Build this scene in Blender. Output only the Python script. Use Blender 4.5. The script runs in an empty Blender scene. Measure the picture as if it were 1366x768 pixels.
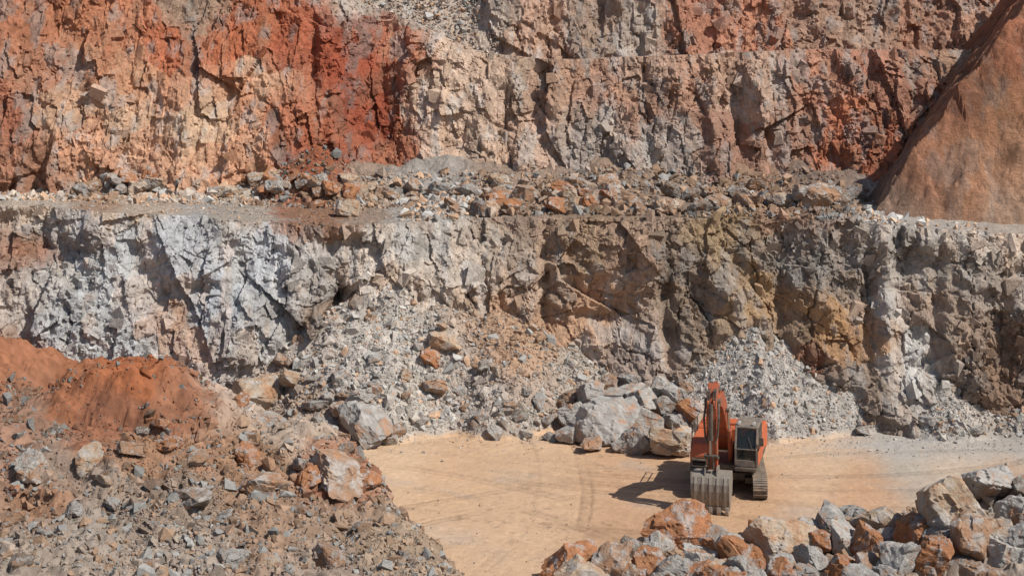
import bpy, bmesh, math, random
import numpy as np
from mathutils import Vector, Matrix, noise as mnoise
rng=np.random.default_rng(7); random.seed(7)
F=1876.0; H=16.8; HY=110.0; CX=683.0
scene=bpy.context.scene
def X(px,Y): return (px-CX)*Y/F
def Z(py,Y): return H-(py-HY)*Y/F
def lin(c):
    c=np.asarray(c,float)/255.0
    return np.where(c<=0.04045,c/12.92,((c+0.055)/1.055)**2.4)
# ---------------------------------------------------------------- noise
def hsh(ix,iy,s):
    ix=ix.astype(np.int64).astype(np.uint32); iy=iy.astype(np.int64).astype(np.uint32)
    n=ix*np.uint32(374761393)+iy*np.uint32(668265263)+np.uint32((s*1013904223+12345)&0xffffffff)
    n=(n^(n>>np.uint32(13)))*np.uint32(1274126177)
    n=(n^(n>>np.uint32(15)))*np.uint32(2246822519)
    n=n^(n>>np.uint32(16))
    return n.astype(np.float64)/4294967296.0
def vn(x,y,s=0):
    ix=np.floor(x); iy=np.floor(y); fx=x-ix; fy=y-iy
    fx=fx*fx*(3-2*fx); fy=fy*fy*(3-2*fy)
    a=hsh(ix,iy,s); b=hsh(ix+1,iy,s); c=hsh(ix,iy+1,s); d=hsh(ix+1,iy+1,s)
    return ((a*(1-fx)+b*fx)*(1-fy)+(c*(1-fx)+d*fx)*fy)*2-1
def fbm(x,y,s=0,o=4):
    r=0; a=1.0; t=0
    for i in range(o):
        r=r+a*vn(x+i*17.3,y-i*9.1,s+i); t+=a; a*=0.5; x=x*2.03; y=y*2.03
    return r/t
def cells(u,v,s,P=2.0):
    iu=np.floor(u); iv=np.floor(v)
    b1=np.full(u.shape,9.0); b2=np.full(u.shape,9.0)
    du=np.zeros_like(u); dv=np.zeros_like(u); ci=np.zeros_like(u); cj=np.zeros_like(u)
    for i in (-1,0,1):
        for j in (-1,0,1):
            gi=iu+i; gj=iv+j
            cx=gi+0.1+0.8*hsh(gi,gj,s); cy=gj+0.1+0.8*hsh(gi,gj,s+101)
            ex=u-cx; ey=v-cy; d=np.sqrt(ex*ex+ey*ey)
            m=d<b1
            b2=np.where(m,b1,np.minimum(b2,d)); b1=np.where(m,d,b1)
            du=np.where(m,ex,du); dv=np.where(m,ey,dv); ci=np.where(m,gi,ci); cj=np.where(m,gj,cj)
    return hsh(ci,cj,s+7),hsh(ci,cj,s+13),hsh(ci,cj,s+29),du,dv,b2-b1
def planes(u,v,s,T,K):
    iu=np.floor(u); iv=np.floor(v); best=np.full(u.shape,-99.0); idv=np.zeros_like(u)
    for i in (-1,0,1):
        for j in (-1,0,1):
            gi=iu+i; gj=iv+j
            ex=u-(gi+.15+.7*hsh(gi,gj,s)); ey=v-(gj+.15+.7*hsh(gi,gj,s+101))
            a=hsh(gi,gj,s+7); b=hsh(gi,gj,s+13)-.5; c=hsh(gi,gj,s+29)-.5; w=hsh(gi,gj,s+41)
            th=(w-.5)*1.2
            rx=np.abs(ex+th*.5*ey); ry=np.abs(ey-th*.5*ex)
            h=a+T*(b*ex+c*ey)*2-K*np.maximum(0,np.maximum(rx,ry)-.38)
            m=h>best; best=np.where(m,h,best); idv=np.where(m,w,idv)
    return best-.75,idv
def sstep(a,b,x):
    t=np.clip((x-a)/(b-a),0,1); return t*t*(3-2*t)
def rock(x,z,seed,levels,warp=.5,ql=2):
    """fractured face: stepped, tilted joint blocks plus angular slabs and long joints"""
    ww=.05*fbm(x*3,z*3,seed+53,3)
    wx=x+fbm(x*.22,z*.22,seed+50,2)*warp+ww; wz=z+fbm(x*.22,z*.22,seed+60,2)*warp+.05*fbm(x*3,z*3,seed+54,3)
    d=np.zeros_like(x); shade=np.zeros_like(x); crack=np.zeros_like(x); qx=x; qz=z
    for k,(sx,sz,ang,A,T,Ap) in enumerate(levels):
        ca,sa=math.cos(ang),math.sin(ang)
        u=(wx*ca+wz*sa)/sx; v=(-wx*sa+wz*ca)/sz
        a,b,c,du,dv,e=cells(u,v,seed+k*37)
        d+=A*(a-.5)*2+T*((b-.5)*2*du*sx+(c-.5)*2*dv*sz*.5)
        h,w=planes(u*.9+5,v*.9,seed+k*37+19,.8,1.5); d+=Ap*h
        shade+=(b-.5)*(0.35 if k<2 else .7)
        if k==ql:
            ox=du*sx*ca-dv*sz*sa; oz=du*sx*sa+dv*sz*ca; qx=x-ox*.7; qz=z-oz*.7
    for (ku,kv,an,wd,dp) in ((.42,.07,.08,.030,.20),(.8,.12,-.22,.026,.12),(.10,.38,.30,.018,.10),(.2,.7,-.35,.018,.08)):
        ca,sa=math.cos(an),math.sin(an); u=x*ca+z*sa; v=-x*sa+z*ca
        r_=np.abs(vn(u*ku+.16*fbm(u*1.2,v*1.2,seed+71,4),v*kv+.06*fbm(u*1.5,v*1.5,seed+72,4),seed+int(ku*100)+90))
        msk=sstep(-.1,.3,fbm(u*.3,v*.2,seed+int(kv*100)+95,2))
        g=(1-sstep(0,wd,r_))*msk; d-=dp*g; crack=np.maximum(crack,g)
    return d,shade,crack,qx,qz
# ---------------------------------------------------------------- colour control
def ctrl_eval(px,py,pts,p=3.0,soft=14.0):
    C=np.array([lin(q[2:5]) for q in pts]); P=np.array([q[:2] for q in pts],float)
    out=np.zeros(px.shape+(3,)); wt=np.zeros(px.shape)
    for i in range(len(pts)):
        w=1.0/((px-P[i,0])**2+(py-P[i,1])**2+soft**2)**p*1e9
        out+=w[...,None]*C[i]; wt+=w
    out=out/wt[...,None]
    lum=out.mean(-1,keepdims=True)
    return out*.88+lum*.12
def premix(pts,to,k,cond=lambda q:True):
    return [tuple(q[:2])+tuple(q[2+i]*(1-k)+to[i]*k for i in range(3)) if cond(q) else q for q in pts]
W1C=[(30,340,160,112,86),(30,400,186,171,158),(60,295,180,171,162),(100,320,168,165,163),(100,420,180,178,175),(170,350,186,185,183),(170,470,181,180,178),(225,430,196,158,132),(235,465,200,168,146),(60,370,184,177,169),(130,380,184,182,180),
(240,330,177,176,176),(290,400,181,182,184),(340,340,183,183,184),(350,450,186,180,173),(230,510,187,184,180),(200,400,184,182,180),(420,370,172,163,154),(450,410,142,121,105),(500,350,198,181,164),(540,400,202,184,166),(560,300,182,174,164),  # dark brown cleft point has the cleft's shadow painted into its colour
(610,350,202,184,166),(600,430,200,173,148),(660,330,176,156,137),(660,440,184,145,113),(690,470,182,140,109),(720,370,170,143,121),(780,340,160,132,106),(800,410,190,150,118),(850,350,174,142,117),(850,460,170,149,134),
(900,360,141,122,105),(930,430,150,130,111),(985,320,166,138,102),(1005,390,176,143,105),(1050,350,144,131,119),(1040,400,172,137,102),(1090,430,182,138,92),(1140,448,178,136,96),(1180,450,176,138,103),(1070,490,146,103,79),(1130,370,148,132,118),(1200,400,188,179,170),(1210,470,190,185,178),
(1200,340,168,157,145),(1280,360,157,145,132),(1280,450,154,131,112),(1340,380,164,147,132),(1340,480,149,120,98),(1130,530,150,133,118),(1000,460,161,137,114),(960,380,149,129,109),(40,500,172,125,92),(1240,400,166,143,124),(1100,330,155,140,127),(1060,440,152,127,104),
(50,270,196,178,158),(200,268,192,171,150),(330,282,180,165,149),(430,278,160,118,90),(560,285,176,166,156),(1200,298,196,184,172),(1340,305,198,180,163),(700,270,168,142,122),(900,270,164,138,117),(1040,280,172,136,110),(1100,250,150,126,111),(380,250,172,112,82),(420,225,168,96,62),(120,250,178,142,114),(1280,296,198,184,170),(480,262,170,145,125)]
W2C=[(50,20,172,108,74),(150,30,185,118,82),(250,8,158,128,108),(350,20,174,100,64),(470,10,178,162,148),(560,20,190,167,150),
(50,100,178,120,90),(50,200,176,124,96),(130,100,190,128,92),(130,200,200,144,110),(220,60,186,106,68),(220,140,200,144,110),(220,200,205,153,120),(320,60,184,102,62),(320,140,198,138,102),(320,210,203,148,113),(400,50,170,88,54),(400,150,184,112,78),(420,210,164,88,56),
(460,80,156,74,44),(500,150,146,70,42),(480,30,164,84,52),(540,60,184,116,84),(530,190,170,102,70),(590,130,204,172,148),(600,70,198,168,146),(620,200,202,170,147),(660,110,198,166,144),(700,180,195,158,135),(740,110,178,137,112),(790,180,172,154,144),(800,120,182,137,113),(860,140,170,127,104),(880,200,172,154,144),(930,120,178,133,108),(960,170,160,117,97),(1000,130,192,157,136),  # leading dark points: red rock with the recess's shade painted into the colour
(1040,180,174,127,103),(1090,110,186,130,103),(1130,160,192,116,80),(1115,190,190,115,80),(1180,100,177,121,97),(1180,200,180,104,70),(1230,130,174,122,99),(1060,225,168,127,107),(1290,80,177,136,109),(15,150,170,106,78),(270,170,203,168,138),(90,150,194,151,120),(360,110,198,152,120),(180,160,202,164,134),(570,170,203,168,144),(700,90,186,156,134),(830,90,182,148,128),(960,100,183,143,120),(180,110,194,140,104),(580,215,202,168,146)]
W3C=[(470,20,178,163,150),(560,30,182,163,148),(600,50,178,161,148),(640,20,175,158,147),(720,30,188,147,124),(800,20,150,126,112),(860,40,168,152,142),(920,30,166,104,78),(1000,30,186,116,84),(1080,40,160,120,100),(1150,35,170,135,115),(1230,40,167,116,92),(1300,40,174,122,98),(300,0,175,127,98)]
W3C=premix(W3C,(184,158,138),.18)
G1C=[(20,470,164,106,72),(100,520,156,98,64),(170,510,164,96,56),(150,560,146,94,66),(230,560,154,102,72),(50,560,150,114,92),(60,620,154,132,115),(20,600,160,120,96),(200,600,160,118,88),(260,610,160,120,92),(250,650,152,131,113),(100,700,156,141,127),(330,620,160,122,92),(340,690,160,128,103),(450,640,162,110,80),(450,700,160,133,110),(530,730,164,140,117),(250,740,164,146,130),(430,750,156,135,118),(50,740,160,142,126),(150,660,152,132,115),(60,665,164,122,92),
(350,520,180,158,140),(420,470,184,170,157),(400,560,176,154,134),(500,480,188,177,165),(550,550,184,173,160),(640,520,182,167,153),(690,470,180,144,114),(710,520,176,154,136),(700,565,178,166,152),(780,500,178,164,149),(1000,520,182,173,163),(1100,560,174,165,155),(1250,560,178,169,158),(1340,570,178,165,152),(820,740,170,138,110),(1100,740,165,140,119),(1300,700,165,147,130)]
FLC=[(600,620,222,179,138),(700,600,224,183,143),(850,620,218,172,130),(700,700,220,179,140),(640,740,216,177,139),(850,720,208,163,123),(1100,620,221,184,147),(1200,596,194,182,166),(1300,600,194,182,166),(1150,650,216,168,127),(290,568,213,186,158),(1330,650,212,168,130),(540,590,227,190,151),(1000,690,214,169,127),(1280,625,212,186,159),(1360,590,188,176,162)]
GAIN=1.22
def tint(col,x,z,qx,qz,seed,shade,crack,amt=.22,rust=.34,drk=.3,gr=.5):
    m=fbm(x*2.5+3,z*2.5,seed+9,4)
    col=col*(1+amt*shade+0.18*m)[...,None]
    lum=col.mean(-1,keepdims=True)
    r=sstep(.05,.3,.4*fbm(qx*.8+9,qz*.35,seed+15,4)+.7*fbm(x*1.6,z*.5,seed+16,5))*rust
    rc=np.array([1.32,.89,.6])*lum
    col=col*(1-r[...,None])+rc*r[...,None]
    g=sstep(.06,.3,.4*fbm(qx*.9-4,qz*.5+8,seed+25,4)+.7*fbm(x*2,z*.9,seed+26,5))*gr
    gc=np.array([1.07,1.01,.94])*lum*1.18
    col=col*(1-g[...,None])+gc*g[...,None]
    dk=sstep(.12,.35,.4*fbm(qx*.7+20,qz*.4+8,seed+35,4)+.7*fbm(x*1.8,z*.7,seed+36,5))*.22
    col=col*(1-dk[...,None])
    col=col*(1-drk*crack)[...,None]
    return np.clip(col,0.01,.88)
# ---------------------------------------------------------------- mesh helpers
def grid_mesh(name,P,col,mat,smooth=False):
    n,m=P.shape[:2]
    idx=np.arange(n*m).reshape(n,m)
    q=np.stack([idx[:-1,:-1],idx[:-1,1:],idx[1:,1:],idx[1:,:-1]],-1).reshape(-1,4)
    return raw_mesh(name,P.reshape(-1,3),q,col.reshape(-1,3),mat,smooth)
def raw_mesh(name,V,faces,col,mat,smooth=False):
    me=bpy.data.meshes.new(name); k=faces.shape[1]
    me.vertices.add(len(V)); me.vertices.foreach_set('co',V.astype(np.float32).ravel())
    me.loops.add(faces.size); me.loops.foreach_set('vertex_index',faces.astype(np.int32).ravel())
    me.polygons.add(len(faces)); me.polygons.foreach_set('loop_start',np.arange(0,faces.size,k,dtype=np.int32))
    me.polygons.foreach_set('loop_total',np.full(len(faces),k,dtype=np.int32))
    me.update(calc_edges=True)
    me.polygons.foreach_set('use_smooth',np.full(len(faces),smooth,dtype=bool))
    if col is not None:
        ca=me.color_attributes.new('Col','FLOAT_COLOR','POINT')
        c=np.ones((len(V),4),np.float32); c[:,:3]=col; ca.data.foreach_set('color',c.ravel())
    me.materials.append(mat)
    ob=bpy.data.objects.new(name,me); scene.collection.objects.link(ob)
    return ob
BOXV=np.array([(i,j,k) for i in (-1,1) for j in (-1,1) for k in (-1,1)],float)*.5
BOXF=np.array([(0,1,3,2),(4,6,7,5),(0,4,5,1),(2,3,7,6),(0,2,6,4),(1,5,7,3)])
def euler_mats(ax,ay,az):
    cx,sx=np.cos(ax),np.sin(ax); cy,sy=np.cos(ay),np.sin(ay); cz,sz=np.cos(az),np.sin(az)
    return np.stack([cy*cz,sx*sy*cz-cx*sz,cx*sy*cz+sx*sz,cy*sz,sx*sy*sz+cx*cz,cx*sy*sz-sx*cz,-sy,sx*cy,cx*cy],-1).reshape(-1,3,3)
def blocks_geo(C,S,r,tilt=.38,jit=.22):
    n=len(C)
    V=BOXV[None]+r.uniform(-jit,jit,(n,8,3))
    dim=np.stack([r.uniform(.5,1.3,n),r.uniform(.5,1.0,n),r.uniform(.5,1.6,n)],-1)*S[:,None]
    V=V*dim[:,None,:]
    R=euler_mats(r.normal(0,tilt,n),r.normal(0,tilt,n),r.normal(0,tilt*1.5,n))
    return np.einsum('nij,nkj->nki',R,V)+C[:,None,:]
# ---------------------------------------------------------------- materials
def newmat(name):
    m=bpy.data.materials.new(name); m.use_nodes=True
    nt=m.node_tree; b=nt.nodes['Principled BSDF']; return m,nt,b
def rockmat(name,src='attr',s1=1.6,bump=.12,lo=.72,hi=1.28,stain=0.0,rough=.92,zs=1.0):
    m,nt,b=newmat(name); N=nt.nodes.new; L=nt.links.new
    tc=N('ShaderNodeTexCoord')
    if src=='attr':
        a=N('ShaderNodeAttribute'); a.attribute_name='Col'; cs=a.outputs['Color']
        mp=N('ShaderNodeMapping'); mp.inputs['Scale'].default_value=(1,1,zs); L(tc.outputs['Object'],mp.inputs['Vector']); vec=mp.outputs[0]
    else:
        a=N('ShaderNodeObjectInfo'); cs=a.outputs['Color']
        ad=N('ShaderNodeVectorMath'); ad.operation='ADD'
        ml=N('ShaderNodeMath'); ml.operation='MULTIPLY'; ml.inputs[1].default_value=91.0
        L(a.outputs['Random'],ml.inputs[0]); L(tc.outputs['Object'],ad.inputs[0]); L(ml.outputs[0],ad.inputs[1]); vec=ad.outputs[0]
    n1=N('ShaderNodeTexNoise'); n1.inputs['Scale'].default_value=s1; n1.inputs['Detail'].default_value=7; n1.inputs['Roughness'].default_value=.75
    L(vec,n1.inputs['Vector'])
    mr=N('ShaderNodeMapRange'); mr.inputs['From Min'].default_value=.3; mr.inputs['From Max'].default_value=.7; mr.inputs['To Min'].default_value=lo; mr.inputs['To Max'].default_value=hi
    L(n1.outputs['Fac'],mr.inputs['Value'])
    if stain>0:
        n3=N('ShaderNodeTexNoise'); n3.inputs['Scale'].default_value=s1*.6; n3.inputs['Detail'].default_value=5; n3.inputs['Roughness'].default_value=.7
        of=N('ShaderNodeVectorMath'); of.operation='ADD'; of.inputs[1].default_value=(31,7,13); L(vec,of.inputs[0]); L(of.outputs[0],n3.inputs['Vector'])
        ms=N('ShaderNodeMapRange'); ms.inputs['From Min'].default_value=.52; ms.inputs['From Max'].default_value=.64; ms.inputs['To Max'].default_value=stain; L(n3.outputs['Fac'],ms.inputs['Value'])
        ms2=N('ShaderNodeMapRange'); ms2.inputs['From Min'].default_value=.50; ms2.inputs['From Max'].default_value=.40; ms2.inputs['To Max'].default_value=stain; L(n3.outputs['Fac'],ms2.inputs['Value'])
        x1=N('ShaderNodeMix'); x1.data_type='RGBA'; L(ms.outputs[0],x1.inputs['Factor']); L(cs,x1.inputs['A']); x1.inputs['B'].default_value=(.43,.22,.115,1)
        x2=N('ShaderNodeMix'); x2.data_type='RGBA'; L(ms2.outputs[0],x2.inputs['Factor']); L(x1.outputs['Result'],x2.inputs['A']); x2.inputs['B'].default_value=(.46,.425,.39,1)
        cs=x2.outputs['Result']
    mm=N('ShaderNodeVectorMath'); mm.operation='SCALE'; L(cs,mm.inputs[0]); L(mr.outputs[0],mm.inputs['Scale'])
    L(mm.outputs[0],b.inputs['Base Color'])
    b.inputs['Roughness'].default_value=rough; b.inputs['Specular IOR Level'].default_value=.15
    bp=N('ShaderNodeBump'); bp.inputs['Distance'].default_value=bump; bp.inputs['Strength'].default_value=1
    L(n1.outputs['Fac'],bp.inputs['Height']); L(bp.outputs[0],b.inputs['Normal'])
    return m
M_cliff=rockmat('cliff_rock',bump=.26,s1=4.0,lo=.70,hi=1.28,zs=.7)
M_slope=rockmat('earth_slope',bump=.38,s1=2.6,lo=.68,hi=1.3)
M_ground=rockmat('quarry_ground',bump=.06,s1=3.5,lo=.86,hi=1.13)
M_boulder=rockmat('boulder_rock','obj',bump=.17,s1=2.8,stain=.8,lo=.72,hi=1.24)
M_rubble=rockmat('rubble_stone',bump=.04,s1=6)
# ---------------------------------------------------------------- profiles (metres)
def tab(t,Yd):
    xs=np.array([X(p,Yd) for p,_ in t]); vs=np.array([v for _,v in t],float)
    return lambda x: np.interp(x,xs,vs)
yt1=tab([(-300,77.5),(0,77),(250,76),(430,74.8),(640,76),(760,75.5),(880,74),(1100,72),(1366,69.5),(1600,67)],74)
zt1=tab([(-300,10.2),(0,10.0),(250,9.6),(430,9.1),(640,9.5),(880,9.7),(1100,9.7),(1366,9.2),(1600,9.0)],74)
yb1=tab([(-300,73),(0,72.6),(250,71.6),(430,70.8),(640,71.2),(760,71.2),(880,70.2),(1100,68.4),(1366,66.4),(1600,63.6)],70)
th1=tab([(-200,1),(150,.3),(230,.3),(290,.5),(330,1.4),(380,3.2),(440,5.4),(480,6.3),(540,6.0),(600,5.3),(650,5.6),(690,5.4),(740,3.8),(800,2.7),(860,2.1),(910,2.3),(960,3.3),(1010,4.5),(1060,3.2),(1110,1.7),(1160,.9),(1200,1.4),(1235,2.0),(1290,1.1),(1366,.7),(1600,.6)],71)
def cone(x,y,cx,cy,h,s,sx=1.0):
    return h-s*np.sqrt(((x-cx)/sx)**2+(y-cy)**2)
SCR=.74
def ground_h(x,y,rough=True):
    fn=fbm(x*.35,y*.35,3,4); fn2=fbm(x*1.2,y*1.2,8,4)
    near=np.exp(-np.maximum(0,np.abs(x)-34)/10)*np.exp(-np.maximum(0,38-y)/8)
    wy=yb1(x)+.5*th1(x)
    am=np.interp(x,[-17,-13,5,8,15,18],[.1,.5,.6,.2,.2,.5])
    t=th1(x)*(1+.12*fn)-SCR*(wy-y)+am*fn
    t=np.where(y>wy,th1(x)*(1+.12*fn)+am*fn,t)
    t=np.maximum(t,0)
    xe=np.interp(y,[30,44,48,54,58.4,61,64,68],[2.5,-.3,-2.1,-4.5,-5.6,-8,-13,-19])
    d=np.maximum(0,xe-x+.9*fn)
    cap=np.interp(y,[36,44,49,53,57,61],[.6,1.1,1.7,2.3,2.35,1.7])*(1+.18*sstep(-9,-16,x))
    m=cap*(1-np.exp(-d/1.5))*sstep(63.5,59.5,y)*(1+.4*fn)+.3*fn2*sstep(0,1.5,d)*sstep(63.5,60,y)
    m=m+sstep(0,2,d)*(1.1*np.exp(-((x+8.0)/2.3)**2-((y-55)/2.6)**2)+.6*np.exp(-((x+12.5)/2)**2-((y-52)/1.6)**2)-.6*np.exp(-((x+12)/1.6)**2-((y-56.5)/2)**2)-1.7*np.exp(-((x+11.8)/2.6)**2-((y-61)/3.0)**2))
    pk=np.minimum(4.55+.5*fn2,cone(x,y,-16.8,60.4,6.0,.92,1.25)+.8*fn+.45*fn2)
    pk2=cone(x,y,-28.6,68,6.0,.65,1.3)+.9*fn+.45*fn2
    m=np.maximum(np.maximum(m,pk),np.maximum(pk2,0))
    yc=np.interp(x,[2,10,18,30],[47,48.2,50.3,52]); hp=np.interp(x,[.5,3,8,13,18,30],[0,.25,.6,1.3,2.5,3.2])
    p=hp*(1-sstep(0,2.6,y-yc))*sstep(30,40,y)+.0
    h=np.maximum(np.maximum(t,m),p)
    k=sstep(0.05,.5,h)
    if rough:
        h1,_=planes(x*.8+.3*fn,y*.8,640,.5,1.0); h2,_=planes(x*2.1,y*2.1+.3*fn,641,.5,1.0); a,b,c,du,dv,e=cells(x*1.7,y*1.7+.3*fn,642)
        st=1-.45*sstep(2.9,3.6,h)*(y<70)
        h=h+k*(.10*fbm(x*3,y*3,21,2)+(.26*h1+.15*h2+.15+.10*(a-.5)+.22*((b-.5)*du+(c-.5)*dv))*np.where(y<66,1.2,.8))*st+(1-k)*(.035*fbm(x*.5,y*.5,31,3)+.012*fbm(x*4,y*4,33,2))
    return h*near
def bench_h(x,y):
    y0=yt1(x); t=np.clip((y-y0)/(89-y0),0,1)
    z=zt1(x)*(1-t)+9.8*t
    fn=fbm(x*.5,y*.5,71,4)
    win=np.interp(x,[-9,-2,1,10,17,20],[0,.45,1,1,1.0,0])
    z=z+win*.8*np.exp(-((y-(y0+4.5))/3.0)**2)*(1+.5*fn)
    z=z+np.maximum(0,.8-.5*(88-y)+.6*fn)*np.interp(x,[-30,-25,18],[0,1,1])
    z=np.maximum(z,cone(x,y,X(422,87),87.5,12.9,.85,1.1)+.3*fn)
    return z+.14*fn*np.interp(x,[16,20],[1,.4])+.07*fbm(x*3,y*3,77,3)
# ---------------------------------------------------------------- ground sheet
def stretch(a,b,step,lo,hi,n=22):
    core=np.arange(a,b+1e-6,step)
    left=a-(np.geomspace(step*1.5,a-lo,n))[::-1]; right=b+np.geomspace(step*1.5,hi-b,n)
    return np.concatenate([left,core,right])
gx=stretch(-30,30,.08,-600,600); gy=stretch(42,76,.08,-300,900)
GX,GY=np.meshgrid(gx,gy); GZ=ground_h(GX,GY)
ppx=CX+F*GX/np.maximum(GY,20); ppy=HY+F*(H-GZ)/np.maximum(GY,20)
wpx=ppx+fbm(GX*.5,GY*.5,91,4)*45; wpy=ppy+fbm(GX*.5,GY*.5,95,4)*22
fl=1-sstep(.03,.28,GZ+.12*fbm(GX*1.1,GY*1.1,97,4))
cr=ctrl_eval(wpx,wpy,G1C); cf=ctrl_eval(ppx,wpy,FLC,2.0,30)
trk=np.zeros_like(GX)
for (cx,cy,R,w,s) in [(22,20,42,.22,.44),(22,20,44.3,.22,.44),(-2,30,27,.22,.34),(-2,30,29.4,.22,.34),(16,92,34,.24,.5),(16,92,36.4,.24,.5),(14,96,42,.22,.4),(14,96,44.3,.22,.4),(-30,60,31,.22,.45),(-30,60,33.2,.22,.45),(60,10,62,.24,.4),(60,10,64.5,.24,.4),(-14,40,21,.24,.4),(-14,40,23.3,.24,.4),(12,84,24,.24,.45),(12,84,26.3,.24,.45)]:
    r=np.sqrt((GX-cx)**2+(GY-cy)**2)+.35*fbm(GX*.12,GY*.12,5,2)
    q1=np.abs(r-R)
    band=np.exp(-(q1/w)**4)*.5+np.exp(-((q1-w)/.08)**2)*.7
    trk+=s*band*(.2+.8*sstep(-.25,.3,fbm(GX*.3,GY*.3,int(R),2)))*(.8+.3*vn(GX*6,GY*6,3))
trk=np.minimum(trk,.6)*fl
GZ=GZ-.10*trk
cf=cf*(1-trk*.6+.12*fbm(GX*.25,GY*.4,44,4)+.07*fbm(GX*2,GY*2,45,3))[...,None]
spk=sstep(.4,.6,fbm(GX*3.5,GY*3.5,46,2))*sstep(-.1,.4,fbm(GX*.3,GY*.3,47,3))
cf=cf*(1-.25*spk[...,None])
gd=sstep(.05,.5,fbm(GX*.35,GY*.5,48,5))*.3+.55*sstep(13,18,GX)*sstep(61.5,64.5,GY+.8*fbm(GX*.5,GY*.5,49,4))
lumf=cf.mean(-1,keepdims=True); cf=cf*(1-gd[...,None])+lumf*np.array([1.08,1.0,.92])*.95*gd[...,None]
a,b,c,_,_,_=cells(GX*2.6,GY*2.6,300)
cr=cr*(.80+.34*a+.16*fbm(GX*5,GY*5,301,3))[...,None]
cg=(cf*fl[...,None]*.74+cr*(1-fl[...,None])*.84)
ground=grid_mesh('ground',np.stack([GX,GY,GZ],-1),cg,M_ground)
ground['kind']='structure'; ground['label']='tan compacted quarry floor with wheel tracks, dirt mounds and scree'
# ---------------------------------------------------------------- cliffs
#  (width, height, angle, step, tilt, slab relief)
LV1=[(4.6,4.4,.20,.30,.15,.85),(1.9,2.0,-.30,.16,.20,.48),(.85,.85,.28,.10,.26,.26),(.36,.36,-.15,.045,.28,.12)]
LV2=[(3.4,6.5,.08,.28,.13,.85),(1.6,3.0,-.12,.17,.21,.48),(.8,1.2,.22,.09,.26,.26),(.38,.44,-.1,.045,.28,.12)]
def cliff(name,x0,x1,dx,yb,zb,yt,zt,nv,ybk,bz,nb,seed,lv,feats,ctrl,fl_amp=.5,gain=GAIN,soften=None,nblk=0,bs=(.12,.8),gmul=(1,1,1),desat=0.0,bmul=.84):
    xs=np.arange(x0,x1,dx); s=np.linspace(0,1,nv)
    XX,S=np.meshgrid(xs,s)
    YB=yb(XX); YT=yt(XX); ZT=zt(XX); ZB=zb
    YY=YB+(YT-YB)*S; ZZ=ZB+(ZT-ZB)*S
    px=CX+F*XX/YY; py=HY+F*(H-ZZ)/YY
    d,sh,ck,qx,qz=rock(XX,ZZ,seed,lv)
    d+=.35+fl_amp*fbm(XX*.16,ZZ*.12,seed+200,3)*1.3+.08*fbm(XX*2.5,ZZ*2.5,seed+210,4)
    if soften is not None:
        k=soften(px,py); d=d*k; ck=ck*k; sh=sh*k
    for (fx,fy,rx,ry,A) in feats:
        w=fbm(XX*.6,ZZ*.6,seed+fx,3)
        d+=.7*A*np.exp(-(((px-fx)/rx+w*.7)**2+((py-fy)/ry+w*.4)**2))
    d*=1-.4*sstep(.9,1,S)
    P=np.stack([XX,YY-d,ZZ+.05*d*(1-sstep(.85,1,S))],-1)
    qpx=CX+F*qx/YY; qpy=HY+F*(H-qz)/YY
    wx=qpx+fbm(qx*.45,qz*.45,seed+230,5)*30; wy=qpy+fbm(qx*.45,qz*.45,seed+240,5)*22
    cc=ctrl_eval(wx,wy,ctrl,3.0,18)*gain*np.array(gmul); cc=cc*(1-desat)+cc.mean(-1,keepdims=True)*desat
    col=tint(cc,XX,ZZ,qx,qz,seed,sh,ck)
    t=np.linspace(0,1,nb+1)[1:]**1.35
    xb,T=np.meshgrid(xs,t); y0=yt(xb); yb2=y0+(ybk-y0)*T
    fade=np.exp(-(yb2-y0)/.9)
    zb2=bz(xb,yb2)
    top=P[-1]
    zedge=top[:,2][None,:]; dz0=(zedge-bz(xs,yt(xs))[None,:])
    yy=yb2-(d[-1][None,:])*fade
    B=np.stack([xb,yy,zb2+dz0*fade],-1)
    px2=CX+F*xb/yb2; py2=HY+F*(H-zb2)/yb2
    cb=ctrl_eval(px2+fbm(xb*.8,yb2*.8,seed+250,5)*40,py2+fbm(xb*.8,yb2*.8,seed+251,5)*10,ctrl)*bmul*(1+.22*fbm(xb*2.5,yb2*2.5,seed+260,4))[...,None]
    n,m=P.shape[0]+B.shape[0],P.shape[1]
    idx=np.arange(n*m).reshape(n,m)
    q=np.stack([idx[:-1,:-1],idx[:-1,1:],idx[1:,1:],idx[1:,:-1]],-1).reshape(-1,4)
    V=np.concatenate([P,B]).reshape(-1,3); CC=np.concatenate([col,cb]).reshape(-1,3)
    if nblk:
        r=np.random.default_rng(seed+5)
        I=r.integers(2,nv-2,nblk*5); J=r.integers(2,m-2,nblk*5)
        c0=P[I,J]
        dn=fbm(c0[:,0]*.35,c0[:,2]*.3,seed+300,3)
        keep=r.random(len(I))<(.06+.9*sstep(.02,.45,dn))
        if soften is not None: keep&=soften(px[I,J],py[I,J])>.6
        I,J=I[keep][:nblk],J[keep][:nblk]; c0=P[I,J]
        u=r.random(len(I)); lo,hi=bs; p=2.4; S_=lo*(1-u*(1-(lo/hi)**p))**(-1/p)
        c0=c0+np.stack([0*S_,S_*r.uniform(.1,.36,len(S_)),0*S_],-1)
        G=blocks_geo(c0,S_,r,.32,.28)
        bc_=col[I,J]*r.uniform(.88,1.15,len(I))[:,None]
        fq=(BOXF[None]+(np.arange(len(I))*8)[:,None,None]).reshape(-1,4)+len(V)
        V=np.concatenate([V,G.reshape(-1,3)]); CC=np.concatenate([CC,np.repeat(bc_,8,axis=0)]); q=np.concatenate([q,fq])
    ob=raw_mesh(name,V,q,np.clip(CC,.01,.88),M_cliff)
    ob['kind']='structure'
    return ob
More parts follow.
